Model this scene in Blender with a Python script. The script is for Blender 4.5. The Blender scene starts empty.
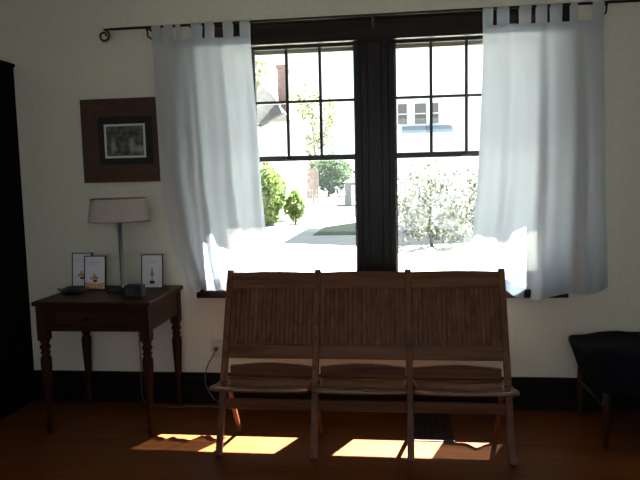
import bpy, bmesh, math, random
from mathutils import Vector, Matrix
random.seed(7)
S = bpy.context.scene
C = S.collection
R = math.radians

# ------------------------------------------------------------------ materials
MATS = {}
def nm(name):
    m = bpy.data.materials.new(name); m.use_nodes = True
    n = m.node_tree.nodes; l = m.node_tree.links
    MATS[name] = m
    return m, n, l, n['Principled BSDF']

def ramp(n, pos_cols):
    r = n.new('ShaderNodeValToRGB'); e = r.color_ramp.elements
    while len(e) < len(pos_cols): e.new(0.5)
    for k, (p, c) in enumerate(pos_cols):
        e[k].position = p; e[k].color = (*c, 1)
    return r

def coords(n, l, scale):
    t = n.new('ShaderNodeTexCoord'); mp = n.new('ShaderNodeMapping')
    mp.inputs['Scale'].default_value = scale
    l.new(t.outputs['Object'], mp.inputs['Vector'])
    return mp.outputs['Vector']

def plain(name, col, rough=0.6, metal=0.0, var=0.12, scale=18, bump=0.0, spec=0.5):
    m, n, l, p = nm(name)
    v = coords(n, l, (1, 1, 1))
    t = n.new('ShaderNodeTexNoise'); t.inputs['Scale'].default_value = scale
    t.inputs['Detail'].default_value = 4
    l.new(v, t.inputs['Vector'])
    r = ramp(n, [(0.3, tuple(c*(1-var) for c in col)), (0.7, tuple(min(1, c*(1+var)) for c in col))])
    l.new(t.outputs['Fac'], r.inputs['Fac']); l.new(r.outputs['Color'], p.inputs['Base Color'])
    p.inputs['Roughness'].default_value = rough; p.inputs['Metallic'].default_value = metal
    p.inputs['Specular IOR Level'].default_value = spec
    if bump:
        b = n.new('ShaderNodeBump'); b.inputs['Strength'].default_value = bump
        b.inputs['Distance'].default_value = 0.004
        l.new(t.outputs['Fac'], b.inputs['Height']); l.new(b.outputs['Normal'], p.inputs['Normal'])
    return m

def wood(name, dark, light, axis='z', rough=0.35, scale=1.0, spec=0.5):
    m, n, l, p = nm(name)
    sc = {'x': (1.2, 22, 22), 'y': (22, 1.2, 22), 'z': (22, 22, 1.2)}[axis]
    v = coords(n, l, tuple(s*scale for s in sc))
    t = n.new('ShaderNodeTexNoise'); t.inputs['Scale'].default_value = 1.6
    t.inputs['Detail'].default_value = 6; t.inputs['Distortion'].default_value = 0.6
    l.new(v, t.inputs['Vector'])
    r = ramp(n, [(0.3, dark), (0.68, light)])
    l.new(t.outputs['Fac'], r.inputs['Fac']); l.new(r.outputs['Color'], p.inputs['Base Color'])
    p.inputs['Roughness'].default_value = rough
    p.inputs['Specular IOR Level'].default_value = spec
    b = n.new('ShaderNodeBump'); b.inputs['Strength'].default_value = 0.12; b.inputs['Distance'].default_value = 0.002
    l.new(t.outputs['Fac'], b.inputs['Height']); l.new(b.outputs['Normal'], p.inputs['Normal'])
    return m

def floor_mat():
    m, n, l, p = nm('varnished_floorboards')
    v = coords(n, l, (1, 1, 1))
    br = n.new('ShaderNodeTexBrick')
    br.offset = 0.37; br.offset_frequency = 2
    br.inputs['Scale'].default_value = 1
    br.inputs['Brick Width'].default_value = 1.9
    br.inputs['Row Height'].default_value = 0.085
    br.inputs['Mortar Size'].default_value = 0.0022
    br.inputs['Mortar Smooth'].default_value = 0.3
    br.inputs['Color1'].default_value = (0.098, 0.027, 0.0056, 1)
    br.inputs['Color2'].default_value = (0.140, 0.042, 0.0095, 1)
    br.inputs['Mortar'].default_value = (0.03, 0.012, 0.006, 1)
    l.new(v, br.inputs['Vector'])
    v2 = coords(n, l, (1.5, 30, 30))
    t = n.new('ShaderNodeTexNoise'); t.inputs['Scale'].default_value = 1.5; t.inputs['Detail'].default_value = 6
    l.new(v2, t.inputs['Vector'])
    r = ramp(n, [(0.3, (0.62, 0.58, 0.55)), (0.7, (1.1, 1.1, 1.1))])
    l.new(t.outputs['Fac'], r.inputs['Fac'])
    mx = n.new('ShaderNodeMix'); mx.data_type = 'RGBA'; mx.blend_type = 'MULTIPLY'
    mx.inputs['Factor'].default_value = 1
    l.new(br.outputs['Color'], mx.inputs['A']); l.new(r.outputs['Color'], mx.inputs['B'])
    l.new(mx.outputs['Result'], p.inputs['Base Color'])
    p.inputs['Roughness'].default_value = 0.38
    p.inputs['Specular IOR Level'].default_value = 0.2
    b = n.new('ShaderNodeBump'); b.inputs['Strength'].default_value = 0.25; b.inputs['Distance'].default_value = 0.003
    l.new(br.outputs['Fac'], b.inputs['Height']); b.invert = True
    l.new(b.outputs['Normal'], p.inputs['Normal'])
    return m

def cloth_mat(name, diff, trans, fac, clear=0.0):
    m, n, l, p = nm(name)
    out = n['Material Output']; n.remove(p)
    v = coords(n, l, (1, 1, 1))
    w1 = n.new('ShaderNodeTexWave'); w1.inputs['Scale'].default_value = 180; w1.bands_direction = 'Z'
    l.new(v, w1.inputs['Vector'])
    d = n.new('ShaderNodeBsdfDiffuse'); d.inputs['Color'].default_value = (*diff, 1)
    t = n.new('ShaderNodeBsdfTranslucent'); t.inputs['Color'].default_value = (*trans, 1)
    b = n.new('ShaderNodeBump'); b.inputs['Strength'].default_value = 0.08; b.inputs['Distance'].default_value = 0.001
    l.new(w1.outputs['Fac'], b.inputs['Height']); l.new(b.outputs['Normal'], d.inputs['Normal'])
    mx = n.new('ShaderNodeMixShader'); mx.inputs[0].default_value = fac
    l.new(d.outputs[0], mx.inputs[1]); l.new(t.outputs[0], mx.inputs[2])
    tr = n.new('ShaderNodeBsdfTransparent')
    m2 = n.new('ShaderNodeMixShader'); m2.inputs[0].default_value = clear
    l.new(mx.outputs[0], m2.inputs[1]); l.new(tr.outputs[0], m2.inputs[2])
    l.new(m2.outputs[0], out.inputs['Surface'])
    return m

def glass_mat():
    m, n, l, p = nm('clear_pane_glass')
    out = n['Material Output']; n.remove(p)
    tr = n.new('ShaderNodeBsdfTransparent'); tr.inputs['Color'].default_value = (0.96, 0.975, 0.965, 1)
    g = n.new('ShaderNodeBsdfGlossy'); g.inputs['Roughness'].default_value = 0.02
    mx = n.new('ShaderNodeMixShader'); mx.inputs[0].default_value = 0.04
    l.new(tr.outputs[0], mx.inputs[1]); l.new(g.outputs[0], mx.inputs[2])
    l.new(mx.outputs[0], out.inputs['Surface'])
    return m

def leaf_mat(name, c1, c2, trans=0.35):
    m, n, l, p = nm(name)
    out = n['Material Output']; n.remove(p)
    v = coords(n, l, (1, 1, 1))
    t = n.new('ShaderNodeTexNoise'); t.inputs['Scale'].default_value = 3
    l.new(v, t.inputs['Vector'])
    r = ramp(n, [(0.35, c1), (0.65, c2)]); l.new(t.outputs['Fac'], r.inputs['Fac'])
    d = n.new('ShaderNodeBsdfDiffuse'); tl = n.new('ShaderNodeBsdfTranslucent')
    l.new(r.outputs['Color'], d.inputs['Color']); l.new(r.outputs['Color'], tl.inputs['Color'])
    mx = n.new('ShaderNodeMixShader'); mx.inputs[0].default_value = trans
    l.new(d.outputs[0], mx.inputs[1]); l.new(tl.outputs[0], mx.inputs[2])
    l.new(mx.outputs[0], out.inputs['Surface'])
    return m

def photo_mat():
    # grainy dark picture with two pale standing shapes, x/z in metres about the picture centre
    m, n, l, p = nm('grey_photographic_print')
    v = coords(n, l, (1, 1, 1))
    t = n.new('ShaderNodeTexNoise'); t.inputs['Scale'].default_value = 34; t.inputs['Detail'].default_value = 5
    l.new(v, t.inputs['Vector'])
    base = ramp(n, [(0.35, (0.012, 0.012, 0.014)), (0.75, (0.16, 0.16, 0.17))])
    l.new(t.outputs['Fac'], base.inputs['Fac'])
    prev = base.outputs['Color']
    for cx, cz, rx, rz in ((-0.075, -0.035, 0.022, 0.055), (0.045, -0.03, 0.026, 0.06), (0.09, -0.05, 0.05, 0.03)):
        mp = n.new('ShaderNodeMapping'); mp.inputs['Location'].default_value = (-cx/rx, 0, -cz/rz)
        mp.inputs['Scale'].default_value = (1/rx, 0, 1/rz)
        l.new(v, mp.inputs['Vector'])
        ln = n.new('ShaderNodeVectorMath'); ln.operation = 'LENGTH'; l.new(mp.outputs[0], ln.inputs[0])
        rr = ramp(n, [(0.35, (0.75, 0.75, 0.75)), (1.0, (0, 0, 0))]); l.new(ln.outputs['Value'], rr.inputs['Fac'])
        mx = n.new('ShaderNodeMix'); mx.data_type = 'RGBA'
        l.new(rr.outputs['Color'], mx.inputs['Factor']); l.new(prev, mx.inputs['A'])
        mx.inputs['B'].default_value = (0.30, 0.30, 0.31, 1)
        prev = mx.outputs['Result']
    l.new(prev, p.inputs['Base Color']); p.inputs['Roughness'].default_value = 0.35
    return m

M_wall = plain('cream_plaster', (0.6600, 0.6240, 0.5280), 0.85, var=0.05, scale=45, bump=0.25, spec=0.2)
M_ceil = plain('ceiling_paint', (0.70, 0.68, 0.62), 0.9, var=0.03)
M_floor = floor_mat()
M_casing = wood('dark_stained_casing', (0.0064, 0.0040, 0.0040), (0.0160, 0.0088, 0.0088), 'z', 0.35, spec=0.16)
M_casing_x = wood('dark_stained_casing_lengthwise', (0.0064, 0.0040, 0.0032), (0.0192, 0.0088, 0.0064), 'x', 0.4, spec=0.16)
M_base = wood('dark_stained_baseboard', (0.0050, 0.0030, 0.0025), (0.0120, 0.0065, 0.0045), 'x', 0.55, spec=0.12)
M_sash = plain('dark_sash_paint', (0.016, 0.019, 0.018), 0.45)
M_chair = wood('aged_seat_wood', (0.0568, 0.0186, 0.0072), (0.1653, 0.0599, 0.0227), 'z', 0.45, spec=0.22)
M_chair_x = wood('aged_seat_wood_crosswise', (0.0568, 0.0186, 0.0072), (0.1550, 0.0568, 0.0217), 'x', 0.45, spec=0.22)
M_seat = wood('polished_seat_wood', (0.0775, 0.0289, 0.0124), (0.1653, 0.0682, 0.0289), 'x', 0.24, spec=0.6)
M_table = wood('old_table_wood', (0.0176, 0.0048, 0.0022), (0.0387, 0.0119, 0.0053), 'x', 0.45, spec=0.14)
M_table_z = wood('old_table_wood_upright', (0.0176, 0.0048, 0.0022), (0.0387, 0.0119, 0.0053), 'z', 0.45, spec=0.14)
M_frame = wood('reddish_picture_frame_wood', (0.0286, 0.0075, 0.0027), (0.0646, 0.0177, 0.0068), 'z', 0.45)
M_frame_x = wood('reddish_picture_frame_wood_crosswise', (0.0286, 0.0075, 0.0027), (0.0646, 0.0177, 0.0068), 'x', 0.45)
M_black = plain('matte_black', (0.010, 0.010, 0.012), 0.6)
M_mat = plain('black_picture_mat', (0.010, 0.010, 0.011), 0.8)
M_iron = plain('black_wrought_iron', (0.012, 0.011, 0.010), 0.5, 0.3)
M_cab = wood('ebonised_wardrobe_wood', (0.0015, 0.0013, 0.0012), (0.004, 0.0035, 0.003), 'z', 0.7, spec=0.05)
M_chrome = plain('brushed_steel', (0.25, 0.25, 0.27), 0.30, 1.0, var=0.05)
M_shade = cloth_mat('lampshade_linen', (0.52, 0.46, 0.44), (0.42, 0.37, 0.35), 0.25)
M_curtain = cloth_mat('white_cotton_curtain', (0.70, 0.71, 0.73), (0.31, 0.352, 0.42), 0.5, 0.042)
M_glass = glass_mat()
M_white = plain('white_card', (0.72, 0.71, 0.78), 0.7, var=0.03)
M_greyline = plain('pale_grey_print', (0.45, 0.45, 0.50), 0.7)
M_orange = plain('amber_print', (0.55, 0.27, 0.06), 0.7, var=0.3, scale=90)
M_band = plain('peach_print', (0.62, 0.36, 0.20), 0.7, var=0.25, scale=60)
M_border = plain('dark_navy_frame', (0.018, 0.020, 0.030), 0.5)
M_photo = photo_mat()
M_photoborder = plain('pale_photo_border', (0.55, 0.55, 0.53), 0.6, var=0.03)
M_navy = plain('black_navy_upholstery', (0.0048, 0.0054, 0.0082), 0.95, var=0.35, scale=60, bump=0.6, spec=0.15)
M_benchwood = wood('dark_bench_wood', (0.016, 0.006, 0.004), (0.040, 0.013, 0.007), 'z', 0.5, spec=0.2)
M_plate = plain('ivory_plastic', (0.50, 0.48, 0.41), 0.5, var=0.02)
M_cord = plain('grey_brown_cord', (0.10, 0.085, 0.075), 0.5)
M_register = plain('dark_cast_register', (0.020, 0.014, 0.011), 0.55, 0.3)
M_cream_ext = plain('cream_exterior_paint', (0.3224, 0.3120, 0.2704), 0.7, var=0.03)
# outside
M_ground = plain('pale_gravel', (0.2600, 0.2548, 0.2340), 0.95, var=0.08, scale=2)
M_lawn = plain('sunlit_grass', (0.0312, 0.0494, 0.0166), 0.95, var=0.35, scale=3)
M_asphalt_shade = plain('shade_dark_asphalt', (0.0104, 0.0114, 0.0125), 0.95, var=0.15, scale=3, spec=0.1)  # shade lying on the drive is put into this dark grey
M_housewall = plain('white_clapboard', (0.4960, 0.4960, 0.4960), 0.8, var=0.02)
M_roof = plain('pale_shingles', (0.2184, 0.2184, 0.2236), 0.9, var=0.15, scale=6)
M_gable = plain('grey_gable_shingles', (0.0442, 0.0494, 0.0572), 0.9, var=0.15, scale=6)
M_brick = plain('faded_brick', (0.1560, 0.1040, 0.0988), 0.9, var=0.2, scale=6)
M_hwin = plain('dull_house_window', (0.0468, 0.0494, 0.0546), 0.4)
M_awning = plain('blue_awning_canvas', (0.1040, 0.1560, 0.2080), 0.8)
M_fence = plain('weathered_pinkish_boards', (0.1352, 0.0988, 0.0936), 0.9, var=0.25, scale=5)
M_shed = plain('grey_shed_paint', (0.0676, 0.0702, 0.0780), 0.8, var=0.08)
M_leaf = leaf_mat('bright_green_leaves', (0.0624, 0.1040, 0.0250), (0.1498, 0.2080, 0.0707), 0.45)
M_leafdark = leaf_mat('deep_green_leaves', (0.0273, 0.0507, 0.0234), (0.0702, 0.1092, 0.0468), 0.4)
M_leafpale = leaf_mat('pale_yellow_leaves', (0.0832, 0.0936, 0.0364), (0.2080, 0.2080, 0.1248), 0.5)
M_leafblown = leaf_mat('blown_out_white_leaves', (0.0468, 0.0624, 0.0390), (0.3120, 0.3120, 0.2912), 0.4)  # overexposed whitening of the foliage is put into the leaf colour
M_bark = wood('grey_bark', (0.05, 0.042, 0.036), (0.15, 0.13, 0.115), 'z', 0.9)

# ------------------------------------------------------------------ mesh builder
class MB:
    def __init__(s): s.v = []; s.f = []; s.mi = []; s.sm = []
    def add(s, vs, fs, mi=0, smooth=False, mat=None):
        o = len(s.v)
        s.v += [tuple(mat @ Vector(v)) if mat else tuple(v) for v in vs]
        for f in fs: s.f.append([o+i for i in f]); s.mi.append(mi); s.sm.append(smooth)
    def box(s, x0, x1, y0, y1, z0, z1, mi=0, b=0.0, mat=None):
        bm = bmesh.new(); bmesh.ops.create_cube(bm, size=1)
        for v in bm.verts:
            v.co = Vector(((x0+x1)/2+v.co.x*(x1-x0), (y0+y1)/2+v.co.y*(y1-y0), (z0+z1)/2+v.co.z*(z1-z0)))
        if b > 0: bmesh.ops.bevel(bm, geom=bm.edges[:], offset=b, segments=2, affect='EDGES', profile=0.5)
        bm.verts.index_update()
        s.add([v.co.copy() for v in bm.verts], [[v.index for v in f.verts] for f in bm.faces], mi, False, mat)
        bm.free()
    def bar(s, a, b, w, d, mi=0, bev=0.0, up=(1, 0, 0)):
        # rectangular bar from a to b; w measured along 'up', d across it
        a = Vector(a); b = Vector(b); z = (b-a).normalized(); x = Vector(up); x = (x - z*x.dot(z)).normalized(); y = z.cross(x)
        L = (b-a).length
        mt = Matrix((( x.x, y.x, z.x, a.x), (x.y, y.y, z.y, a.y), (x.z, y.z, z.z, a.z), (0, 0, 0, 1)))
        s.box(-w/2, w/2, -d/2, d/2, 0, L, mi, bev, mt)
    def lathe(s, prof, n=24, mi=0, at=(0, 0, 0), cap=True, smooth=True):
        vs = []; fs = []
        for r, z in prof:
            for k in range(n):
                a = 2*math.pi*k/n; vs.append((at[0]+r*math.cos(a), at[1]+r*math.sin(a), at[2]+z))
        for j in range(len(prof)-1):
            for k in range(n):
                k2 = (k+1) % n; fs.append((j*n+k, j*n+k2, (j+1)*n+k2, (j+1)*n+k))
        if cap: fs.append(tuple(range(n-1, -1, -1))); fs.append(tuple((len(prof)-1)*n+k for k in range(n)))
        s.add(vs, fs, mi, smooth)
    def tube(s, pts, r, n=8, mi=0):
        pts = [Vector(p) for p in pts]; vs = []; fs = []
        up = Vector((0, 0, 1)); prev = None
        for i, p in enumerate(pts):
            t = (pts[min(i+1, len(pts)-1)] - pts[max(i-1, 0)]).normalized()
            if prev is None:
                x = t.cross(up)
                if x.length < 1e-3: x = t.cross(Vector((1, 0, 0)))
            else: x = prev - t*prev.dot(t)
            x.normalize(); prev = x; y = t.cross(x)
            rr = r[i] if isinstance(r, (list, tuple)) else r
            for k in range(n):
                a = 2*math.pi*k/n; vs.append(p + x*math.cos(a)*rr + y*math.sin(a)*rr)
        for j in range(len(pts)-1):
            for k in range(n):
                k2 = (k+1) % n; fs.append((j*n+k, j*n+k2, (j+1)*n+k2, (j+1)*n+k))
        fs.append(tuple(range(n-1, -1, -1))); fs.append(tuple((len(pts)-1)*n+k for k in range(n)))
        s.add(vs, fs, mi, True)
    def prism(s, poly, y0, y1, mi=0):
        # polygon in x/z pushed along y
        n = len(poly)
        vs = [(x, y0, z) for x, z in poly] + [(x, y1, z) for x, z in poly]
        fs = [tuple(range(n)), tuple(range(2*n-1, n-1, -1))] + [(i, i+n, (i+1) % n + n, (i+1) % n) for i in range(n)]
        s.add(vs, fs, mi)
    def grid(s, fn, nu, nv, mi=0):
        vs = [fn(i/nu, j/nv) for j in range(nv+1) for i in range(nu+1)]
        fs = [(j*(nu+1)+i, j*(nu+1)+i+1, (j+1)*(nu+1)+i+1, (j+1)*(nu+1)+i) for j in range(nv) for i in range(nu)]
        s.add(vs, fs, mi, True)
    def build(s, name, mats, parent=None, origin=None):
        if not isinstance(mats, (list, tuple)): mats = [mats]
        me = bpy.data.meshes.new(name)
        vs = s.v
        if origin is not None: vs = [tuple(Vector(v)-Vector(origin)) for v in vs]
        me.from_pydata(vs, [], s.f)
        for m in mats: me.materials.append(m)
        for p, mi, sm in zip(me.polygons, s.mi, s.sm): p.material_index = mi; p.use_smooth = sm
        bm = bmesh.new(); bm.from_mesh(me)
        bmesh.ops.recalc_face_normals(bm, faces=bm.faces[:]); bm.to_mesh(me); bm.free()
        me.update()
        o = bpy.data.objects.new(name, me); C.objects.link(o)
        if origin is not None: o.location = origin
        if parent is not None:
            o.parent = parent
            if origin is None: o.matrix_parent_inverse = Matrix.Translation(parent.location).inverted() if parent.type == 'EMPTY' else Matrix.Identity(4)
        return o

def tag(o, label, cat, group=None, kind=None):
    o['label'] = label; o['category'] = cat
    if group: o['group'] = group
    if kind: o['kind'] = kind
    return o
def thing(name, label, cat, loc, group=None):
    o = bpy.data.objects.new(name, None); C.objects.link(o)
    o.location = loc; o.empty_display_size = 0.1
    return tag(o, label, cat, group)
def struct(o, label=None, cat=None):
    o['kind'] = 'structure'
    if label: o['label'] = label
    if cat: o['category'] = cat
    return o
def dup(root, loc, label=None):
    r = root.copy(); C.objects.link(r); r.location = loc
    if label: r['label'] = label
    for ch in list(root.children):
        c = ch.copy(); C.objects.link(c); c.parent = r
        for g in list(ch.children):
            d = g.copy(); C.objects.link(d); d.parent = c
    return r
def bx(name, mat, *boxes, b=0.0, parent=None):
    m = MB()
    for q in boxes: m.box(*q, b=b)
    return m.build(name, mat, parent)

# ------------------------------------------------------------------ room shell
XL, XR, YB, ZC = -3.1, 3.1, -4.9, 2.75
WT = 0.14                                   # window wall thickness
GX0, GXM0, GXM1, GX1 = -1.04, -0.233, 0.016, 0.83   # glass edges left/right window
GZ0, GZM0, GZM1, GZ1 = 0.815, 1.495, 1.528, 2.163
struct(bx('floor', M_floor, (XL, XR, YB, 0.0, -0.1, 0)), 'red-brown varnished wooden floorboards', 'floor')
struct(bx('ceiling', M_ceil, (XL, XR, YB, WT, ZC, ZC+0.1)), 'pale plaster ceiling above the room', 'ceiling')
ox0, ox1, oz0, oz1 = GX0-0.05, GX1+0.05, 0.70, GZ1+0.045
struct(bx('wall_front', M_wall,
   (XL, ox0, 0, WT, -0.1, ZC), (ox1, XR, 0, WT, -0.1, ZC), (ox0, ox1, 0, WT, -0.1, oz0), (ox0, ox1, 0, WT, oz1, ZC)),
   'cream plaster wall around the double window', 'wall')
struct(bx('wall_left', M_wall, (XL-0.1, XL, YB, WT, -0.1, ZC)), 'cream plaster wall on the left side of the room', 'wall')
struct(bx('wall_right', M_wall, (XR, XR+0.1, YB, WT, -0.1, ZC)), 'cream plaster wall on the right side of the room', 'wall')
# rear wall; its unseen window is added for fill daylight behind the camera
RX0, RX1, RZ0, RZ1 = -1.4, 1.4, 0.6, 2.25
struct(bx('wall_back', M_wall,
   (XL, RX0, YB-0.1, YB, -0.1, ZC), (RX1, XR, YB-0.1, YB, -0.1, ZC), (RX0, RX1, YB-0.1, YB, -0.1, RZ0), (RX0, RX1, YB-0.1, YB, RZ1, ZC)),
   'cream plaster wall behind the camera', 'wall')
w3 = bpy.data.objects.new('fill_window_3', None); C.objects.link(w3); w3.location = (0, YB, RZ0)
struct(w3, 'wide unseen window added in the back wall for fill daylight', 'window')
m = MB()
for x in (RX0+0.03, -0.47, 0.47, RX1-0.03): m.box(x-0.03, x+0.03, YB-0.08, YB-0.02, RZ0, RZ1)
m.box(RX0, RX1, YB-0.08, YB-0.02, RZ0, RZ0+0.05); m.box(RX0, RX1, YB-0.08, YB-0.02, RZ1-0.05, RZ1)
m.build('window_frame', M_casing, w3)
bx('window_pane', M_glass, (RX0+0.05, RX1-0.05, YB-0.052, YB-0.048, RZ0+0.04, RZ1-0.04), parent=w3)

# baseboards
m = MB(); m.box(-2.337, XR, -0.022, 0, 0, 0.165); m.box(-2.337, XR, -0.014, 0, 0.165, 0.19); m.box(-2.337, XR, -0.036, -0.022, 0, 0.022)
struct(m.build('baseboard_front', M_base), 'tall dark-stained baseboard under the window wall', 'baseboard')
struct(bx('baseboard_right', M_base, (XR-0.022, XR, YB, -0.036, 0, 0.18)), 'dark baseboard on the right wall', 'baseboard')

# window casing, mullion and stool
m = MB()
m.box(-1.165, ox0+0.005, -0.024, 0, 0.725, 2.175, b=0.004)
m.box(ox1-0.005, 0.965, -0.024, 0, 0.725, 2.175, b=0.004)
struct(m.build('trim_1', M_casing), 'dark side boards of the window casing', 'trim')
m = MB()
m.box(-1.185, 0.985, -0.026, 0, 2.178, 2.292, b=0.004)
m.box(-1.195, 0.995, -0.034, 0, 2.290, 2.308, b=0.004)
m.box(-1.17, 0.97, -0.034, 0, 2.172, 2.19, b=0.003)
struct(m.build('trim_2', M_casing_x), 'dark head board over the double window', 'trim')
m = MB()
m.box(-0.226, 0.008, -0.006, WT, 0.72, 2.175, b=0.003)
m.box(-0.19, -0.026, -0.022, -0.002, 0.725, 2.175, b=0.005)
m.box(-0.15, -0.066, -0.030, -0.02, 0.725, 2.175, b=0.004)
struct(m.build('trim_3', M_casing), 'broad dark mullion post between the two windows', 'trim')
m = MB(); m.box(-1.193, 0.964, -0.118, 0.0, 0.686, 0.736, b=0.006); m.box(ox0+0.001, ox1-0.001, 0, WT+0.05, 0.70, 0.722)
struct(m.build('trim_4', M_casing_x), 'dark window sill running under both windows', 'trim')
m = MB()
m.box(ox0, ox0+0.03, 0.004, WT, 0.722, oz1); m.box(ox1-0.03, ox1, 0.004, WT, 0.722, oz1); m.box(ox0, ox1, 0.004, 0.11, oz1-0.026, oz1)
struct(m.build('trim_5', M_casing), 'dark jambs lining the window opening', 'trim')
m = MB(); m.box(ox0, ox1, 0.112, WT+0.04, 2.142, oz1)
struct(m.build('trim_6', M_cream_ext), 'cream outside head board seen at the top of the glass', 'trim')

def sash_window(name, x0, x1, label):
    r = bpy.data.objects.new(name, None); C.objects.link(r); r.location = ((x0+x1)/2, 0.06, GZ0)
    struct(r, label, 'window')
    st = 0.022
    # upper sash (outer plane), glass slightly inside the stiles
    y0, y1 = 0.066, 0.098
    m = MB()
    m.box(x0-st, x0+0.002, y0, y1, GZM0, GZ1+0.02); m.box(x1-0.002, x1+st, y0, y1, GZM0, GZ1+0.02)
    m.box(x0, x1, y0, y1, GZ1, GZ1+0.02); m.box(x0, x1, y0, y1, GZM0, GZM1)
    up = m.build('upper_sash', M_sash, r)
    for k in (1, 2, 3):
        x = x0+(x1-x0)*k/4
        q = MB(); q.box(x-0.0085, x+0.0085, y0+0.002, y1-0.002, GZM1, GZ1); o = q.build('muntin', M_sash); o.parent = up; o.matrix_parent_inverse = Matrix.Identity(4)
    q = MB(); q.box(x0, x1, y0+0.003, y1-0.003, 1.842, 1.858); o = q.build('muntin', M_sash); o.parent = up; o.matrix_parent_inverse = Matrix.Identity(4)
    q = MB(); q.box(x0, x1, 0.080, 0.083, GZM1-0.005, GZ1+0.005); o = q.build('window_pane', M_glass); o.parent = up; o.matrix_parent_inverse = Matrix.Identity(4)
    # lower sash (inner plane)
    y0, y1 = 0.030, 0.062
    m = MB()
    m.box(x0-st, x0+0.002, y0, y1, 0.722, GZM1); m.box(x1-0.002, x1+st, y0, y1, 0.722, GZM1)
    m.box(x0, x1, y0, y1, 0.722, GZ0); m.box(x0, x1, y0, y1, GZM0, GZM1-0.002)
    lo = m.build('lower_sash', M_sash, r)
    q = MB(); q.box(x0, x1, 0.044, 0.047, GZ0-0.005, GZM0+0.005); o = q.build('window_pane', M_glass); o.parent = lo; o.matrix_parent_inverse = Matrix.Identity(4)
    q = MB(); xm = (x0+x1)/2; q.box(xm-0.03, xm+0.03, 0.012, 0.03, GZM0+0.006, GZM1-0.006, b=0.003)
    o = q.build('sash_lock', M_iron); o.parent = lo; o.matrix_parent_inverse = Matrix.Identity(4)
    return r
sash_window('window_1', GX0, GXM0, 'left double-hung window with small panes above')
sash_window('window_2', GXM1, GX1, 'right double-hung window with small panes above')

# roof overhang outside the window wall
struct(bx('trim_7', M_cream_ext, (-3.4, 3.4, WT, 0.70, 2.72, 2.86)), 'cream eave overhanging the window wall outside', 'trim')

# ------------------------------------------------------------------ curtain rod
ROD_Y, ROD_Z = -0.12, 2.285
m = MB(); m.tube([(-1.64, ROD_Y, ROD_Z), (1.42, ROD_Y, ROD_Z)], 0.0075, 10)
rod = tag(m.build('curtain_rod', M_iron), 'thin black iron curtain rod with scrolled end over the windows', 'curtain rod')
for sx, xe in ((-1, -1.64), (1, 1.42)):
    m = MB(); pts = []
    for k in range(40):
        a = k/39; th = math.pi/2 - a*math.pi*2.6*-1
        rr = 0.036*(1-0.62*a)
        pts.append((xe + sx*(0.045+0.0) - sx*0.0 + sx*(math.cos(th))*rr*1.0, ROD_Y, ROD_Z-0.036 + math.sin(th)*rr))
    pts = [(xe, ROD_Y, ROD_Z)] + pts
    o = m; o.tube(pts, 0.0065, 8); q = o.build('scroll_finial', M_iron); q.parent = rod
for xb in (-0.11, -1.42, 1.135):
    m = MB(); m.tube([(xb, ROD_Y, ROD_Z-0.004), (xb, -0.002 if xb != -0.11 else -0.037, ROD_Z-0.004)], 0.006, 8)
    m.box(xb-0.011, xb+0.011, -0.006 if xb != -0.11 else -0.041, 0.0 if xb != -0.11 else -0.035, ROD_Z-0.06, ROD_Z+0.028)
    m.tube([(xb, ROD_Y-0.012, ROD_Z+0.004), (xb, ROD_Y-0.008, ROD_Z-0.012), (xb, ROD_Y, ROD_Z-0.015), (xb, ROD_Y+0.01, ROD_Z-0.05), (xb, -0.01 if xb != -0.11 else -0.04, ROD_Z-0.052)], 0.005, 8)
    q = m.build('rod_bracket', M_iron); q.parent = rod

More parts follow.
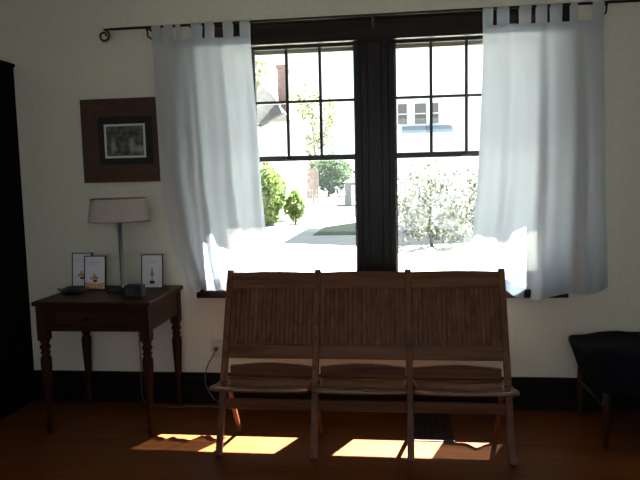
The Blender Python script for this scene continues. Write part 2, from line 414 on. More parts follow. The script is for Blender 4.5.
# ------------------------------------------------------------------ curtains
def lerp_pts(pts, z):
    # pts: (z, x) sorted from high to low
    if z >= pts[0][0]: return pts[0][1]
    for (za, xa), (zb, xb) in zip(pts, pts[1:]):
        if z >= zb:
            t = (za-z)/(za-zb); t = t*t*(3-2*t)*0.5 + t*0.5
            return xa+(xb-xa)*t
    return pts[-1][1]
def curtain(label, L, Rr, ztop, hem, tabs, folds, seed):
    rnd = random.Random(seed)
    ph = [rnd.uniform(0, 6.28) for _ in range(6)]
    def fold(u, t):
        a = 0.006 + 0.017*min(1, t*1.5)
        s = 0
        for k, (fr, am) in enumerate(folds):
            s += am*math.sin(2*math.pi*fr*(u+0.03*math.sin(3*t+ph[k])) + ph[k] + 0.7*t)
        return a*s
    def pt(u, z, off=0.0):
        t = (ztop-z)/(ztop-0.72)
        xl = lerp_pts(L, z); xr = lerp_pts(Rr, z)
        # gathered a little unevenly
        uu = u + 0.018*math.sin(2*math.pi*3*u+ph[2])*u*(1-u)*4
        y = ROD_Y - 0.004 - 0.026*min(1, t*1.25) - fold(u, t) - off
        return (xl+(xr-xl)*uu, y, z)
    def hemz(u): return hem(u) + 0.008*math.sin(2*math.pi*2.5*u+ph[1])
    m = MB()
    m.grid(lambda u, v: pt(u, ztop+(hemz(u)-ztop)*v), 110, 90)
    cur = tag(m.build('curtain', M_curtain), label, 'curtain', 'white tab-top curtains')
    m = MB(); m.grid(lambda u, v: pt(u, hemz(u)+0.065*(1-v), 0.002), 110, 5)
    o = m.build('hem', M_curtain); o.parent = cur
    m = MB(); m.grid(lambda u, v: pt(u, ztop-0.045*v, 0.002), 110, 4)
    o = m.build('heading_band', M_curtain); o.parent = cur
    x0, x1 = L[0][1], Rr[0][1]
    for xa, xb in tabs:
        m = MB()
        ua, ub = (xa-x0)/(x1-x0), (xb-x0)/(x1-x0)
        def tb(u, v):
            uu = ua+(ub-ua)*u
            xx, yy, _ = pt(uu, ztop)
            xx = x0+(x1-x0)*uu
            # front strip up, over the rod, down behind
            H = ROD_Z-ztop+0.012; r = 0.011
            d = v*(2*H+math.pi*r)
            if d < H:
                t = d/H; z = ztop-0.012+d; y = (yy-0.003)*(1-t)+(ROD_Y-r)*t
            elif d < H+math.pi*r:
                a = (d-H)/r; z = ROD_Z+math.sin(a)*r; y = ROD_Y-math.cos(a)*r
            else:
                t = (d-H-math.pi*r)/H; z = ROD_Z-(d-H-math.pi*r); y = (ROD_Y+r)*(1-t)+(yy+0.003)*t
            return (xx, y, z)
        m.grid(tb, 6, 30)
        o = m.build('tab', M_curtain); o.parent = cur
    return cur
curtain('white tab-top curtain left of the window, beside the small table',
    [(2.2, -1.388), (1.4, -1.362), (1.05, -1.315), (0.72, -1.222)],
    [(2.2, -0.808), (1.5, -0.778), (0.84, -0.738), (0.70, -0.734)], 2.205,
    lambda u: 0.735 - 0.015*u - 0.03*math.exp(-((u-0.65)/0.06)**2) + 0.02*math.exp(-((u-0.45)/0.1)**2), [(-1.388, -1.335), (-1.318, -1.262), (-1.245, -1.215), (-1.155, -1.09), (-1.072, -1.019), (-0.966, -0.908), (-0.867, -0.809)],
    [(3.4, 0.9), (7.5, 0.35), (1.6, 0.7)], 3)
curtain('white tab-top curtain right of the window, behind the seat row end',
    [(2.2, 0.49), (2.0, 0.488), (1.52, 0.467), (0.885, 0.419), (0.70, 0.412)],
    [(2.2, 1.12), (1.4, 1.14), (0.72, 1.175)], 2.195,
    lambda u: 0.680 + 0.050*max(0, u-0.5)*2 + 0.045*math.exp(-((u-0.27)/0.055)**2) + 0.012*u, [(0.49, 0.543), (0.565, 0.628), (0.681, 0.744), (0.770, 0.827), (0.843, 0.905), (0.947, 0.985), (1.06, 1.12)],
    [(3.2, 0.9), (7, 0.35), (1.6, 0.7)], 11)

# ------------------------------------------------------------------ row of three folding seats
PX = [-0.897, -0.415, 0.065, 0.546]
TOP = Vector((0, -0.40, 0.895)); FOOT = Vector((0, -0.757, 0.0))
def on_back(z, dy=0.0):
    t = z/TOP.z; return FOOT.y+(TOP.y-FOOT.y)*t + dy
row = thing('folding_seat_row', 'row of three joined brown wooden folding seats with slatted backs', 'seat', (-0.17, -0.6, 0))
def rebuild(m, name, mat, parent=row): return m.build(name, mat, parent)
def sub(m, name, mat, parent):
    o = m.build(name, mat); o.parent = parent; o.matrix_parent_inverse = Matrix.Identity(4); return o
axis = (TOP-FOOT).normalized(); nrm = Vector((0, -axis.z, axis.y))    # towards the camera
for x in PX:
    m = MB(); m.bar((x, FOOT.y, 0.001), (x, TOP.y, TOP.z), 0.034, 0.026, bev=0.004)
    rebuild(m, 'upright_leg', M_chair)
# frame of the back planks: local coords (x, along axis from foot, out)
Lax = (TOP-FOOT).length
def bmat():
    return Matrix(((1, 0, 0, 0), (0, nrm.y*-1, axis.y, FOOT.y), (0, nrm.z*-1, axis.z, 0), (0, 0, 0, 1)))
BM = bmat()
for k in range(3):
    xa, xb = PX[k]+0.017, PX[k+1]-0.017
    s0 = 0.455/axis.z; s1 = 0.522/axis.z; s2 = 0.80/axis.z; s3 = 0.883/axis.z
    m = MB(); n = 18; w = (xb-xa-0.012)/n
    m.box(xa, xb, -0.002, 0.004, s1-0.01, s2+0.01, mat=BM)
    for i in range(n):
        x0 = xa+0.006+i*w
        m.box(x0+0.0026, x0+w-0.0026, -0.009, 0.003, s1-0.008, s2+0.008, b=0.0018, mat=BM)
    bk = rebuild(m, 'backrest', M_chair)
    m = MB()
    nn = 14
    poly = [(xa, s2)] + [(xb, s2)] + [(xb+(xa-xb)*i/nn, s3+0.006*math.sin(math.pi*i/nn)-0.004) for i in range(nn+1)]
    N = len(poly); vs = [BM @ Vector((x, -0.012, z)) for x, z in poly] + [BM @ Vector((x, 0.010, z)) for x, z in poly]
    m.add(vs, [tuple(range(N)), tuple(range(2*N-1, N-1, -1))] + [(i, i+N, (i+1) % N+N, (i+1) % N) for i in range(N)])
    sub(m, 'top_rail', M_chair_x, bk)
    m = MB(); m.box(xa, xb, -0.012, 0.010, s0, s1, b=0.003, mat=BM)
    sub(m, 'bottom_rail', M_chair_x, bk)
    # seat: dished panel, rounded front edge, raised curved rear rail
    ca, cb = PX[k]-0.008+ (0.02 if k else -0.008), PX[k+1]+0.008-(0.02 if k < 2 else -0.008)
    yr, yf = -0.550, -0.835
    cx = (ca+cb)/2
    def prof(t):      # rear to front: (y, z)
        y = yr+(yf-yr)*t
        z = 0.352 - 0.012*math.sin(math.pi*min(1, t*1.2)) + 0.030*t
        return y, z
    m = MB(); nt = 20; nx = 12; th = 0.022
    def topf(u, v):
        y, z = prof(v); x = ca+(cb-ca)*u
        dish = 0.006*(1-(2*u-1)**2)
        e = max(0, (v-0.93)/0.07); z -= 0.010*e*e
        return (x, y, z-dish)
    def botf(u, v):
        x, y, z = topf(u, v); e = max(0, (v-0.93)/0.07)
        return (x, y+0.006*e, z-th+0.012*e*e)
    m.grid(topf, nx, nt); m.grid(botf, nx, nt)
    W = nx+1; off = W*(nt+1)
    for j in range(nt):
        m.f.append([j*W, (j+1)*W, off+(j+1)*W, off+j*W]); m.mi.append(0); m.sm.append(False)
        m.f.append([j*W+nx, (j+1)*W+nx, off+(j+1)*W+nx, off+j*W+nx]); m.mi.append(0); m.sm.append(False)
    for i in range(nx):
        m.f.append([i, i+1, off+i+1, off+i]); m.mi.append(0); m.sm.append(False)
        a = nt*W
        m.f.append([a+i, a+i+1, off+a+i+1, off+a+i]); m.mi.append(0); m.sm.append(False)
    seat = rebuild(m, 'seat', M_seat)
    m = MB(); nn = 16
    xa2, xb2 = PX[k]+0.019, PX[k+1]-0.019
    poly = [(xa2, 0.352), (xb2, 0.352)] + [(xb2+(xa2-xb2)*i/nn, 0.404+0.018*math.sin(math.pi*i/nn)) for i in range(nn+1)]
    m.prism(poly, -0.550, -0.530)
    sub(m, 'rear_rail', M_chair_x, seat)
    m = MB(); m.box(ca+0.05, cb-0.05, -0.70, -0.675, 0.312, 0.337, b=0.003)
    sub(m, 'seat_batten', M_chair_x, seat)
    # stretcher between the long legs
    zc = 0.240
    m = MB(); m.box(xa, xb, on_back(zc)-0.012, on_back(zc)+0.012, zc-0.026, zc+0.026, b=0.004)
    rebuild(m, 'stretcher', M_chair_x)
for x in (PX[0]+0.030, PX[1], PX[2], PX[3]-0.030):
    m = MB(); m.bar((x, -0.445, 0.001), (x, -0.632, 0.320), 0.022, 0.022, bev=0.004)
    rebuild(m, 'rear_leg', M_chair)
for x in PX:
    m = MB(); y = on_back(0.33)
    m.tube([(x-0.021, y, 0.33), (x+0.021, y, 0.33)], 0.006, 10)
    rebuild(m, 'pivot_bolt', M_iron)

# ------------------------------------------------------------------ small table
tb = thing('side_table', 'small dark wooden table with turned legs and one drawer', 'table', (-1.635, -0.30, 0))
TX0, TX1, TY0, TY1, TZ = -1.972, -1.300, -0.575, -0.035, 0.752
m = MB(); m.box(TX0, TX1, TY0, TY1, TZ-0.024, TZ, b=0.005); m.build('table_top', M_table, tb)
LEGX = (TX0+0.042, TX1-0.042); LEGY = (TY0+0.042, TY1-0.042)
m = MB()
m.box(LEGX[0]+0.026, LEGX[1]-0.026, LEGY[1]-0.004, LEGY[1]+0.016, 0.585, TZ-0.024)
for x, s in ((LEGX[0], -1), (LEGX[1], 1)): m.box(x-0.012+0.010*s, x+0.012+0.010*s, LEGY[0]+0.026, LEGY[1]-0.026, 0.585, TZ-0.024)
m.box(LEGX[0]+0.026, LEGX[1]-0.026, LEGY[0]-0.016, LEGY[0]+0.004, 0.585, 0.615)
m.box(LEGX[0]+0.026, LEGX[1]-0.026, LEGY[0]-0.016, LEGY[0]+0.004, 0.700, TZ-0.024)
for xa, xb in ((LEGX[0]+0.026, LEGX[0]+0.07), (LEGX[1]-0.07, LEGX[1]-0.026)): m.box(xa, xb, LEGY[0]-0.016, LEGY[0]+0.004, 0.615, 0.700)
m.build('apron', M_table, tb)
m = MB(); m.box(LEGX[0]+0.073, LEGX[1]-0.073, LEGY[0]-0.019, LEGY[0]+0.004, 0.618, 0.697, b=0.003)
m.box(LEGX[0]+0.08, LEGX[1]-0.08, LEGY[0]+0.004, LEGY[1]-0.06, 0.622, 0.690)
dr = m.build('drawer', M_table, tb)
m = MB(); m.lathe([(0.001, 0.018), (0.011, 0.017), (0.0125, 0.011), (0.008, 0.004), (0.007, 0.0)], 16)
o = m.build('knob', M_table_z); o.parent = dr; o.matrix_parent_inverse = Matrix.Identity(4)
o.location = (-1.665, LEGY[0]-0.018, 0.655); o.rotation_euler = (R(90), 0, 0)
legprof = [(0.013, 0.0), (0.017, 0.012), (0.020, 0.03), (0.014, 0.055), (0.013, 0.075), (0.019, 0.09), (0.013, 0.105), (0.016, 0.125),
           (0.020, 0.20), (0.026, 0.33), (0.030, 0.40), (0.029, 0.43), (0.020, 0.450), (0.028, 0.462), (0.019, 0.474), (0.029, 0.490), (0.029, 0.500), (0.020, 0.512), (0.028, 0.525), (0.026, 0.535)]
for x in LEGX:
    for y in LEGY:
        m = MB(); m.lathe(legprof, 20, at=(x, y, 0.0)); m.box(x-0.028, x+0.028, y-0.028, y+0.028, 0.533, TZ-0.024, b=0.003)
        m.build('leg', M_table_z, tb)

# ------------------------------------------------------------------ lamp
LX, LY = -1.604, -0.222
lp = thing('table_lamp', 'slim steel table lamp with a shallow pale shade, switched off', 'lamp', (LX, LY, TZ))
m = MB(); m.box(LX-0.078, LX+0.078, LY-0.07, LY+0.07, TZ, TZ+0.018, b=0.004); m.build('lamp_base', M_black, lp)
m = MB(); m.lathe([(0.019, 0.018), (0.019, 0.028), (0.0125, 0.034), (0.0125, 0.44), (0.009, 0.445), (0.009, 0.50)], 20, at=(LX, LY, TZ)); m.build('lamp_pole', M_chrome, lp)
sz0, sz1 = 1.166, 1.297
m = MB(); n = 48; vs = []; fs = []
for r, z in ((0.176, sz0), (0.1655, (sz0+sz1)/2), (0.155, sz1)):
    for k in range(n):
        a = 2*math.pi*k/n; vs.append((LX+r*math.cos(a), LY+r*math.sin(a), z))
for j in range(2):
    for k in range(n): fs.append((j*n+k, j*n+(k+1) % n, (j+1)*n+(k+1) % n, (j+1)*n+k))
m.add(vs, fs, 0, True); sh = m.build('lamp_shade', M_shade, lp)
for r, z in ((0.1765, sz0), (0.1555, sz1)):
    q = MB(); q.tube([(LX+r*math.cos(2*math.pi*k/48), LY+r*math.sin(2*math.pi*k/48), z) for k in range(49)], 0.0025, 6)
    o = q.build('shade_trim', M_cord); o.parent = sh; o.matrix_parent_inverse = Matrix.Identity(4)
q = MB()
for k in range(3):
    a = 2*math.pi*k/3+0.4; q.tube([(LX, LY, sz1-0.02), (LX+0.154*math.cos(a), LY+0.154*math.sin(a), sz1-0.004)], 0.002, 6)
q.build('shade_spider', M_chrome, lp)
q = MB(); q.lathe([(0.012, 0.46), (0.014, 0.475), (0.028, 0.505), (0.030, 0.52), (0.020, 0.545), (0.002, 0.552)], 16, at=(LX, LY, TZ-0.02)); q.build('light_bulb', M_white, lp)

# cord from the lamp down behind the table, along the floor and up to the outlet
def smooth(pts, it=3):
    pts = [Vector(p) for p in pts]
    for _ in range(it):
        q = [pts[0]]
        for a, b in zip(pts, pts[1:]): q += [a*0.75+b*0.25, a*0.25+b*0.75]
        q.append(pts[-1]); pts = q
    return pts
cord = smooth([(LX, LY+0.0745, TZ+0.008), (LX-0.005, -0.045, TZ+0.006), (LX-0.01, -0.022, TZ), (LX-0.01, -0.02, 0.6), (-1.60, -0.03, 0.25), (-1.60, -0.05, 0.05), (-1.57, -0.07, 0.006),
    (-1.45, -0.10, 0.006), (-1.36, -0.125, 0.006), (-1.25, -0.10, 0.006), (-1.12, -0.09, 0.006), (-1.02, -0.12, 0.006), (-0.98, -0.17, 0.006), (-1.03, -0.16, 0.03), (-1.12, -0.09, 0.05), (-1.19, -0.045, 0.13), (-1.175, -0.035, 0.24), (-1.125, -0.030, 0.315), (-1.113, -0.03, 0.345)], 3)
m = MB(); m.tube(cord, 0.0035, 6)
tag(m.build('lamp_cord', M_cord), 'thin electric cord from the lamp looping down to the wall outlet', 'cord')
ol = thing('wall_outlet', 'small pale electric outlet on the wall left of the seats', 'outlet', (-1.113, 0, 0.345))
m = MB(); m.box(-1.148, -1.078, -0.006, 0, 0.288, 0.402, b=0.002); m.build('cover_plate', M_plate, ol)
for z in (0.300, 0.358):
    m = MB(); m.box(-1.128, -1.098, -0.009, -0.006, z, z+0.032, b=0.001); m.build('socket', M_plate, ol)
m = MB(); m.box(-1.125, -1.101, -0.034, -0.009, 0.336, 0.358, b=0.003)
tag(m.build('plug', M_cord), 'grey plug pushed into the wall outlet', 'plug')

# ------------------------------------------------------------------ framed cards on the table
def framed_card(xc, yb, w, h, band, label, yaw=0.0):
    r = thing('framed_card', label, 'framed card', (0, 0, 0), 'framed cards on the small table')
    m = MB(); t = 0.0055
    m.box(-w/2, -w/2+t, -0.006, 0.006, 0, h); m.box(w/2-t, w/2, -0.006, 0.006, 0, h)
    m.box(-w/2+t, w/2-t, -0.006, 0.006, 0, t); m.box(-w/2+t, w/2-t, -0.006, 0.006, h-t, h)
    m.box(-w/2+t, w/2-t, 0.002, 0.006, t, h-t)
    a = m.build('frame', M_border); a.parent = r
    m = MB(); m.box(-w/2+t, w/2-t, -0.003, 0.002, t, h-t, 0)
    y = -0.0034
    def flat(poly, mi): m.add([(x, y, z) for x, z in poly], [tuple(range(len(poly)))], mi)
    # faint rule lines and the little stepped cone on its stand
    flat([(-w*0.3, h*0.80), (w*0.3, h*0.80), (w*0.3, h*0.815), (-w*0.3, h*0.815)], 1)
    flat([(-w*0.22, h*0.74), (w*0.22, h*0.74), (w*0.22, h*0.752), (-w*0.22, h*0.752)], 1)
    if band == 'cone':
        flat([(-0.013, h*0.37), (0.013, h*0.37), (0.007, h*0.48), (0.003, h*0.60), (-0.003, h*0.60), (-0.007, h*0.48)], 2)
        flat([(-0.002, h*0.25), (0.002, h*0.25), (0.002, h*0.37), (-0.002, h*0.37)], 3)
        flat([(-0.015, h*0.13), (0.015, h*0.13), (0.018, h*0.19), (0.008, h*0.23), (-0.010, h*0.23), (-0.017, h*0.19)], 3)
    else:
        flat([(-0.030, h*0.30), (0.024, h*0.30), (0.018, h*0.37), (0.004, h*0.40), (0.002, h*0.46), (-0.010, h*0.47), (-0.014, h*0.38), (-0.028, h*0.36)], 2)
        flat([(-0.010, h*0.22), (0.012, h*0.22), (0.016, h*0.29), (-0.012, h*0.29)], 3)
        if band == 'band': flat([(-w/2+t, t), (w/2-t, t), (w/2-t, h*0.22), (w*0.1, h*0.17), (-w/2+t, h*0.23)], 4)
    b = m.build('card', [M_white, M_greyline, M_orange, M_border, M_band]); b.parent = r
    m = MB(); m.bar((0, 0.006, h*0.62), (0, 0.055, 0.014), 0.03, 0.003); c = m.build('easel_back', M_border); c.parent = r
    r.location = (xc, yb, TZ+0.001); r.rotation_euler = (R(-7), 0, yaw)
    return r
framed_card(-1.932, -0.085, 0.130, 0.210, 'none', 'leftmost framed white card, half hidden behind another on the table', 0.02)
framed_card(-1.795, -0.19, 0.135, 0.203, 'band', 'framed white card with peach band at bottom, left of the lamp', 0.02)
framed_card(-1.455, -0.145, 0.135, 0.203, 'cone', 'framed white card with amber cone picture, right of the lamp', 0.0)

# dark shallow dish and small black box
m = MB(); n = 28
prof = [(0.0, 0.000), (0.5, 0.001), (0.75, 0.012), (1.0, 0.026), (0.97, 0.029), (0.72, 0.017), (0.5, 0.008), (0.0, 0.007)]
vs = []; fs = []
for r_, z in prof:
    for k in range(n):
        a = 2*math.pi*k/n
        rx = 0.095*(1+0.06*math.cos(3*a)); ry = 0.058*(1+0.08*math.cos(2*a+1))
        vs.append((-1.868+rx*max(r_, 0.02)*math.cos(a), -0.315+ry*max(r_, 0.02)*math.sin(a), TZ+z+(0.006*math.sin(4*a) if r_ > 0.9 else 0)))
for j in range(len(prof)-1):
    for k in range(n): fs.append((j*n+k, j*n+(k+1) % n, (j+1)*n+(k+1) % n, (j+1)*n+k))
fs.append(tuple(range(n))); fs.append(tuple((len(prof)-1)*n+k for k in range(n)))
m.add(vs, fs, 0, True)
tag(m.build('shallow_dish', plain('dark_glazed_dish', (0.022, 0.020, 0.020), 0.35)), 'dark shallow wavy-rimmed dish at the left end of the small table', 'dish')
bxm = thing('small_device', 'small black box-shaped device on the table just right of the lamp base', 'device', (-1.445, -0.415, TZ))
m = MB(); m.box(-1.495, -1.395, -0.445, -0.385, TZ, TZ+0.068, b=0.006); m.build('casing', M_black, bxm)
m = MB()
for k in range(7): m.box(-1.488+k*0.008, -1.484+k*0.008, -0.4475, -0.444, TZ+0.012, TZ+0.056)
m.build('speaker_grille', plain('charcoal_plastic', (0.05, 0.05, 0.055), 0.4), bxm)
m = MB(); m.lathe([(0.009, 0.0), (0.009, 0.006), (0.007, 0.008)], 16, at=(-1.413, -0.415, TZ+0.067)); m.build('dial', M_chrome, bxm)

# ------------------------------------------------------------------ picture on the wall
px0, px1, pz0, pz1 = -1.908, -1.350, 1.392, 1.900
ix0, ix1, iz0, iz1 = -1.801, -1.456, 1.500, 1.793
pc = thing('framed_picture', 'wide reddish wooden frame holding a small black-and-white photograph', 'picture', ((px0+px1)/2, 0, pz0))
m = MB()
for poly in ([(px0, pz0), (ix0, iz0), (ix0, iz1), (px0, pz1)], [(px1, pz0), (px1, pz1), (ix1, iz1), (ix1, iz0)]): m.prism(poly, -0.028, -0.002)
for poly in ([(px0, pz0), (px1, pz0), (ix1, iz0), (ix0, iz0)], [(px0, pz1), (ix0, iz1), (ix1, iz1), (px1, pz1)]): m.prism(poly, -0.028, -0.002, 1)
m.build('frame', [M_frame, M_frame_x], pc)
m = MB(); m.box(ix0, ix1, -0.018, -0.003, iz0, iz1); m.build('mat_board', M_mat, pc)
m = MB(); m.box(-1.766, -1.504, -0.0195, -0.018, 1.540, 1.746); ph = m.build('photo_border', M_photoborder, pc)
m = MB(); m.box(-0.118, 0.118, -0.0008, 0.0, -0.090, 0.090); o = m.build('photograph', M_photo); o.parent = ph
o.matrix_parent_inverse = Matrix.Identity(4); o.location = (-1.635, -0.0196, 1.643)

# ------------------------------------------------------------------ wardrobe at the left
wd = thing('wardrobe', 'tall black wardrobe standing at the left edge of the room', 'wardrobe', (-2.68, -0.27, 0))
m = MB(); m.box(-3.05, -2.340, -0.50, -0.002, 0.0, 2.115, b=0.004); m.build('carcass', M_cab, wd)
m = MB(); m.box(-3.06, -2.330, -0.515, -0.001, 2.1155, 2.138, b=0.004); m.build('cornice', M_cab, wd)
for xa, xb, xk in ((-3.04, -2.699, -2.72), (-2.695, -2.352, -2.675)):
    m = MB(); m.box(xa, xb, -0.520, -0.501, 0.10, 2.09, b=0.003)
    m.box(xa+0.06, xb-0.06, -0.526, -0.520, 0.20, 1.02, b=0.002); m.box(xa+0.06, xb-0.06, -0.526, -0.520, 1.14, 2.01, b=0.002)
    d = m.build('door', M_cab, wd)
    q = MB(); q.lathe([(0.001, 0.025), (0.013, 0.024), (0.015, 0.014), (0.008, 0.0)], 14)
    o = q.build('knob', M_iron); o.parent = d; o.matrix_parent_inverse = Matrix.Identity(4)
    o.location = (xk, -0.52, 1.08); o.rotation_euler = (R(90), 0, 0)

# ------------------------------------------------------------------ padded bench at the right
bn = thing('padded_bench', 'low bench with a thick black cushion at the right edge', 'bench', (1.5, -0.3, 0))
m = MB(); nu, nv = 64, 14
def lump(x, y): return 0.008*math.sin(9*x+2)*math.cos(7*y) + 0.006*math.sin(23*x+5*y)
def cush(u, v):
    # closed ring section swept: u around the outline, v from bottom to top
    a = 2*math.pi*u; c, s = math.cos(a), math.sin(a)
    sq = (abs(c)**6+abs(s)**6)**(-1/6)
    t = v
    hw = 0.475 + 0.075*t**1.3; hd = 0.245 + 0.012*t
    if t > 0.86: k = (t-0.86)/0.14; hw -= 0.02*k*k; hd -= 0.02*k*k
    z = 0.272+0.210*t + (0.012*math.sin(5*a) if t < 0.1 else 0)
    x = 1.487+hw*sq*c; y = -0.31+hd*sq*s
    rip = 0.006*math.sin(17*a)*(1-t)
    return (x+rip*c, y+rip*s, z+(lump(x, y) if t > 0.7 else 0))
m.grid(cush, nu, nv)
o = len(m.v)
top = [(1.487+0.9*(m.v[nv*(nu+1)+i][0]-1.487), -0.31+0.9*(m.v[nv*(nu+1)+i][1]+0.31), 0.489+lump(m.v[nv*(nu+1)+i][0], m.v[nv*(nu+1)+i][1])) for i in range(nu+1)]
m.v += top
for i in range(nu): m.f.append([nv*(nu+1)+i, nv*(nu+1)+i+1, o+i+1, o+i]); m.mi.append(0); m.sm.append(True)
m.v.append((1.487, -0.31, 0.490)); cidx = len(m.v)-1
for i in range(nu): m.f.append([o+i, o+i+1, cidx]); m.mi.append(0); m.sm.append(True)
m.v.append((1.487, -0.31, 0.272)); b0 = len(m.v)-1
for i in range(nu): m.f.append([i+1, i, b0]); m.mi.append(0); m.sm.append(False)
m.build('seat_cushion', M_navy, bn)
for x in (1.045, 1.93):
    for y in (-0.52, -0.085):
        q = MB(); q.lathe([(0.012, 0.0), (0.015, 0.01), (0.014, 0.05), (0.018, 0.12), (0.020, 0.20), (0.018, 0.275)], 14, at=(x, y, 0.0)); q.build('leg', M_benchwood, bn)
    q = MB(); q.tube([(x, -0.52, 0.20), (x, -0.085, 0.20)], 0.009, 10); q.build('stretcher', M_benchwood, bn)

# ------------------------------------------------------------------ floor register
rg = thing('floor_register', 'dark metal heating register let into the floor under the seats', 'floor vent', (0.19, -0.33, 0))
m = MB(); x0, x1, y0, y1 = 0.075, 0.300, -0.515, -0.115
m.box(x0, x1, y0, y0+0.025, 0, 0.006, b=0.002); m.box(x0, x1, y1-0.025, y1, 0, 0.006, b=0.002)
m.box(x0, x0+0.025, y0+0.025, y1-0.025, 0, 0.006, b=0.002); m.box(x1-0.025, x1, y0+0.025, y1-0.025, 0, 0.006, b=0.002)
m.build('register_frame', M_register, rg)
m = MB(); m.box(x0+0.02, x1-0.02, y0+0.02, y1-0.02, 0.0005, 0.0012)
for k in range(17): y = y0+0.035+k*0.0205; m.box(x0+0.025, x1-0.025, y-0.004, y+0.004, 0.001, 0.005)
for k in range(1, 5): x = x0+0.025+k*0.035; m.box(x-0.003, x+0.003, y0+0.025, y1-0.025, 0.001, 0.0055)
m.build('grille', M_register, rg)

# ------------------------------------------------------------------ outside
GZ = -0.6
struct(bx('ground', M_ground, (-60, 60, WT+0.01, 110, GZ-0.2, GZ)), 'pale sunlit ground outside the windows', 'ground')
struct(bx('lawn', M_lawn, (-2.95, -0.3, 18.5, 28.2, GZ, GZ+0.02)), 'strip of grass beyond the left window', 'lawn')
struct(bx('lawn', M_lawn, (-18, -7.4, 63.5, 100, GZ, GZ+0.02)), 'yellow-green grass beyond the driveway', 'lawn')
dp = [(-4.7, 30.0), (-1.7, 29.2), (-1.9, 43.0), (-5.3, 85.0), (-7.2, 75.0), (-5.9, 45.0)]  # drive outline follows the cast shadow; nothing in the scene casts it
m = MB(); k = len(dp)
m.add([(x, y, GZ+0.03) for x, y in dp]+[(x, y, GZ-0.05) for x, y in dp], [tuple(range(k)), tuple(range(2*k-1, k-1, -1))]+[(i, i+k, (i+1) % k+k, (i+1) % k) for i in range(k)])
struct(m.build('driveway', M_asphalt_shade), 'driveway with a cast shadow painted into its dark grey, running away past the shed', 'driveway')

def leaves(cx, cy, cz, rx, ry, rz, n, size, seed, hollow=0.45):
    rnd = random.Random(seed); m = MB()
    for _ in range(n):
        while True:
            a = Vector((rnd.uniform(-1, 1), rnd.uniform(-1, 1), rnd.uniform(-1, 1)))
            if hollow < a.length < 1: break
        bump = 1+0.16*math.sin(5*a.x+seed)*math.cos(4*a.z+seed*2)
        p = Vector((cx+a.x*rx*bump, cy+a.y*ry*bump, cz+a.z*rz*bump))
        ax = Vector((rnd.uniform(-1, 1), rnd.uniform(-1, 1), rnd.uniform(-1, 1))).normalized()
        b = ax.cross(Vector((rnd.uniform(-1, 1), rnd.uniform(-1, 1), rnd.uniform(-1, 1)))).normalized()
        nn = ax.cross(b); s = size*rnd.uniform(0.6, 1.25)
        m.add([p-ax*s, p+b*s*0.45+nn*s*0.12, p+ax*s, p-b*s*0.45+nn*s*0.12], [(0, 1, 2), (0, 2, 3)])
    return m
def plant(name, label, cat, mat, at, rx, ry, rz, cz, n, size, seed, trunk=None, group=None):
    r = thing(name, label, cat, (at[0], at[1], GZ), group)
    leaves(at[0], at[1], cz, rx, ry, rz, n, size, seed).build('foliage', mat, r)
    rnd = random.Random(seed+50); m = MB()
    h = cz-GZ; tr = trunk or 0.08
    m.tube([(at[0], at[1], GZ), (at[0]+0.05*h*rnd.uniform(-1, 1), at[1], GZ+h*0.5), (at[0], at[1], cz+rz*0.4)], [tr, tr*0.75, tr*0.35], 10)
    for k in range(9):
        z0 = GZ+h*rnd.uniform(0.45, 1.05); a = rnd.uniform(0, 6.28); q = rnd.uniform(0.5, 0.85)
        m.tube([(at[0], at[1], z0), (at[0]+rx*q*0.5*math.cos(a), at[1]+ry*q*0.5*math.sin(a), z0+rz*0.3), (at[0]+rx*q*math.cos(a), at[1]+ry*q*math.sin(a), cz+rz*rnd.uniform(-0.1, 0.6))], [tr*0.45, tr*0.3, tr*0.12], 7)
    m.build('trunk', M_bark, r)
    return r
plant('garden_shrub', 'larger bright green bush at the left edge of the left window', 'shrub', M_leaf, (-5.75, 24.0), 0.85, 0.8, 1.35, 0.70, 1300, 0.15, 1, 0.07)
plant('garden_shrub', 'smaller low green bush right of the larger bush by the driveway', 'shrub', M_leaf, (-4.55, 24.6), 0.5, 0.5, 0.75, 0.25, 700, 0.13, 2, 0.05)
plant('evergreen_tree', 'dark green tree far beyond the driveway, just left of the shed', 'tree', M_leafdark, (-8.0, 72.0), 2.7, 2.2, 2.4, 2.2, 1300, 0.34, 3, 0.18)
plant('street_tree', 'pale yellow-leaved tree high behind the left curtain edge', 'tree', M_leafpale, (-6.2, 21.5), 1.15, 1.2, 1.3, 6.2, 420, 0.16, 4, 0.10)
plant('street_tree', 'thin pale tree in the middle of the left window, taller than the fence', 'tree', M_leafpale, (-6.9, 49.0), 2.6, 2.0, 3.0, 6.3, 800, 0.26, 6, 0.12)
plant('blown_out_shrub', 'bush with its blown-out glare painted white, filling the lower right window', 'shrub', M_leafblown, (1.05, 14.5), 1.5, 0.9, 1.25, 0.68, 2600, 0.085, 5, 0.05)
plant('blown_out_shrub', 'smaller bush with blown-out glare painted white, half behind the right curtain edge', 'shrub', M_leafblown, (2.9, 17.6), 0.9, 0.8, 1.1, 0.40, 1200, 0.085, 8, 0.05)

FX, FY = -9.25, 61.0
fn = thing('board_fence', 'tall weathered pinkish board fence beyond the bushes', 'fence', (FX, FY, GZ))
m = MB()
for k in range(17):
    x = FX-1.24+k*0.155; m.box(x-0.068, x+0.068, FY-0.02, FY+0.02, GZ+0.05, GZ+3.2+0.04*math.sin(k*2.1))
m.build('fence_board', M_fence, fn)
for z in (0.7, 2.5):
    m = MB(); m.box(FX-1.35, FX+1.35, FY+0.02, FY+0.07, GZ+z, GZ+z+0.12); m.build('rail', M_fence, fn)
for x in (FX-1.3, FX, FX+1.3):
    m = MB(); m.box(x-0.06, x+0.06, FY+0.07, FY+0.19, GZ, GZ+3.1); m.build('post', M_fence, fn)

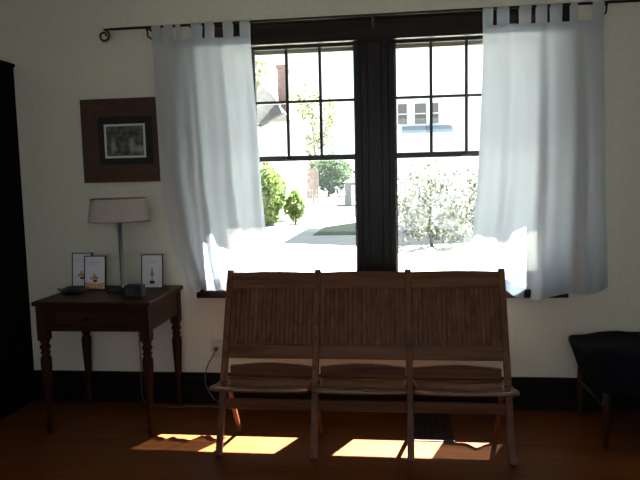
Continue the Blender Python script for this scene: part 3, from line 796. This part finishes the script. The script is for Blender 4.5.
sd = thing('garden_shed', 'low grey shed at the end of the driveway', 'shed', (-2.9, 44.5, GZ))
m = MB(); m.box(-3.75, -2.05, 43.6, 45.4, GZ, GZ+1.75); m.build('wall', M_shed, sd)
m = MB(); m.prism([(-3.95, GZ+1.75), (-1.85, GZ+1.75), (-2.9, GZ+2.35)], 43.45, 45.55); m.build('roof', M_roof, sd)
m = MB(); m.box(-3.25, -2.5, 43.56, 43.6, GZ, GZ+1.55); m.build('door', M_housewall, sd)

h1 = thing('gabled_house', 'white house with grey gable and brick chimney, upper left of view', 'house', (-8, 27, GZ))
m = MB(); m.box(-12.5, -5.2, 26, 33, GZ, 4.2); m.build('wall', M_housewall, h1)
m = MB(); m.prism([(-12.9, 4.2), (-4.8, 4.2), (-6.3, 6.2), (-11.2, 6.2)], 25.6, 33.4); m.build('roof', M_roof, h1)
m = MB(); m.prism([(-6.35, 3.98), (-5.15, 4.55), (-5.35, 5.05)], 25.2, 27.0); m.build('gable', M_gable, h1)
m = MB(); m.box(-5.50, -5.04, 26.2, 26.9, 4.4, 6.75); m.box(-5.56, -4.98, 26.14, 26.96, 6.75, 6.9); m.build('chimney', M_brick, h1)
for x in (-11.2, -8.6):
    m = MB(); m.box(x-0.5, x+0.5, 25.94, 26.0, 1.4, 2.9); w = m.build('window', M_housewall, h1)
    q = MB(); q.box(x-0.42, x+0.42, 25.92, 25.94, 1.48, 2.82); o = q.build('window_pane', M_hwin); o.parent = w; o.matrix_parent_inverse = Matrix.Identity(4)

h2 = thing('porch_house', 'white house with three upper windows over a blue awning', 'house', (2.2, 20.6, GZ))
m = MB(); m.box(-1.2, 5.6, 20.5, 26, GZ, 7.4); m.build('wall', M_housewall, h2)
m = MB(); m.prism([(-1.6, 7.4), (6.0, 7.4), (2.2, 9.8)], 20.1, 26.4); m.build('roof', M_roof, h2)
for xa, xb in ((0.16, 0.50), (0.79, 1.22), (1.36, 1.68)):
    m = MB(); m.box(xa-0.07, xb+0.07, 20.44, 20.5, 3.36, 4.24); w = m.build('window', M_housewall, h2)
    q = MB(); q.box(xa, xb, 20.42, 20.44, 3.42, 3.78); q.box(xa, xb, 20.42, 20.44, 3.82, 4.18); o = q.build('window_pane', M_hwin); o.parent = w; o.matrix_parent_inverse = Matrix.Identity(4)
m = MB(); m.add([(0.30, 20.45, 3.34), (2.15, 20.45, 3.34), (2.15, 19.6, 3.12), (0.30, 19.6, 3.12), (0.30, 19.6, 3.02), (2.15, 19.6, 3.02), (0.30, 20.45, 3.24), (2.15, 20.45, 3.24)],
    [(0, 1, 2, 3), (3, 2, 5, 4), (0, 3, 4, 6), (1, 2, 5, 7), (6, 7, 5, 4), (0, 1, 7, 6)])
m.build('awning', M_awning, h2)

# ------------------------------------------------------------------ camera and light
cam = bpy.data.cameras.new('camera'); co = bpy.data.objects.new('camera', cam); C.objects.link(co)
cam.sensor_fit = 'HORIZONTAL'; cam.sensor_width = 36; cam.lens = 622/640*36
cam.clip_start = 0.02; cam.clip_end = 500
r_, u_, f_ = Vector((0.9927, 0.1182, -0.0230)), Vector((0.0115, 0.0974, 0.9952)), Vector((-0.1199, 0.9882, -0.0953))
rot = Matrix((r_, u_, -f_)).transposed()
co.matrix_world = Matrix.Translation((0, -3.7, 1.375)) @ rot.to_quaternion().normalized().to_matrix().to_4x4()
S.camera = co

sun = bpy.data.lights.new('sun', 'SUN'); sun.energy = 150; sun.angle = R(0.53); sun.color = (1.0, 0.97, 0.84)
so = bpy.data.objects.new('sun', sun); C.objects.link(so)
d = Vector((-0.47, -1.0, -1.85)).normalized()
so.rotation_euler = d.to_track_quat('-Z', 'Y').to_euler(); so.location = (4, 8, 14)

w = bpy.data.worlds.new('sky'); S.world = w; w.use_nodes = True
n = w.node_tree.nodes; l = w.node_tree.links
bg = n['Background']
tc = n.new('ShaderNodeTexCoord'); sx = n.new('ShaderNodeSeparateXYZ'); l.new(tc.outputs['Generated'], sx.inputs[0])
rp = n.new('ShaderNodeValToRGB'); l.new(sx.outputs['Z'], rp.inputs['Fac'])
rp.color_ramp.elements[0].color = (0.84, 0.92, 1.0, 1); rp.color_ramp.elements[1].color = (0.60, 0.76, 1.0, 1)
l.new(rp.outputs['Color'], bg.inputs['Color']); bg.inputs['Strength'].default_value = 2.6

S.view_settings.view_transform = 'Standard'; S.view_settings.look = 'None'
S.view_settings.gamma = 1.0; S.view_settings.use_curve_mapping = False
S.view_settings.exposure = 0.1
S.cycles.use_denoising = True
S.cycles.max_bounces = 10; S.cycles.diffuse_bounces = 6; S.cycles.glossy_bounces = 4; S.cycles.transparent_max_bounces = 16
S.cycles.sample_clamp_indirect = 6
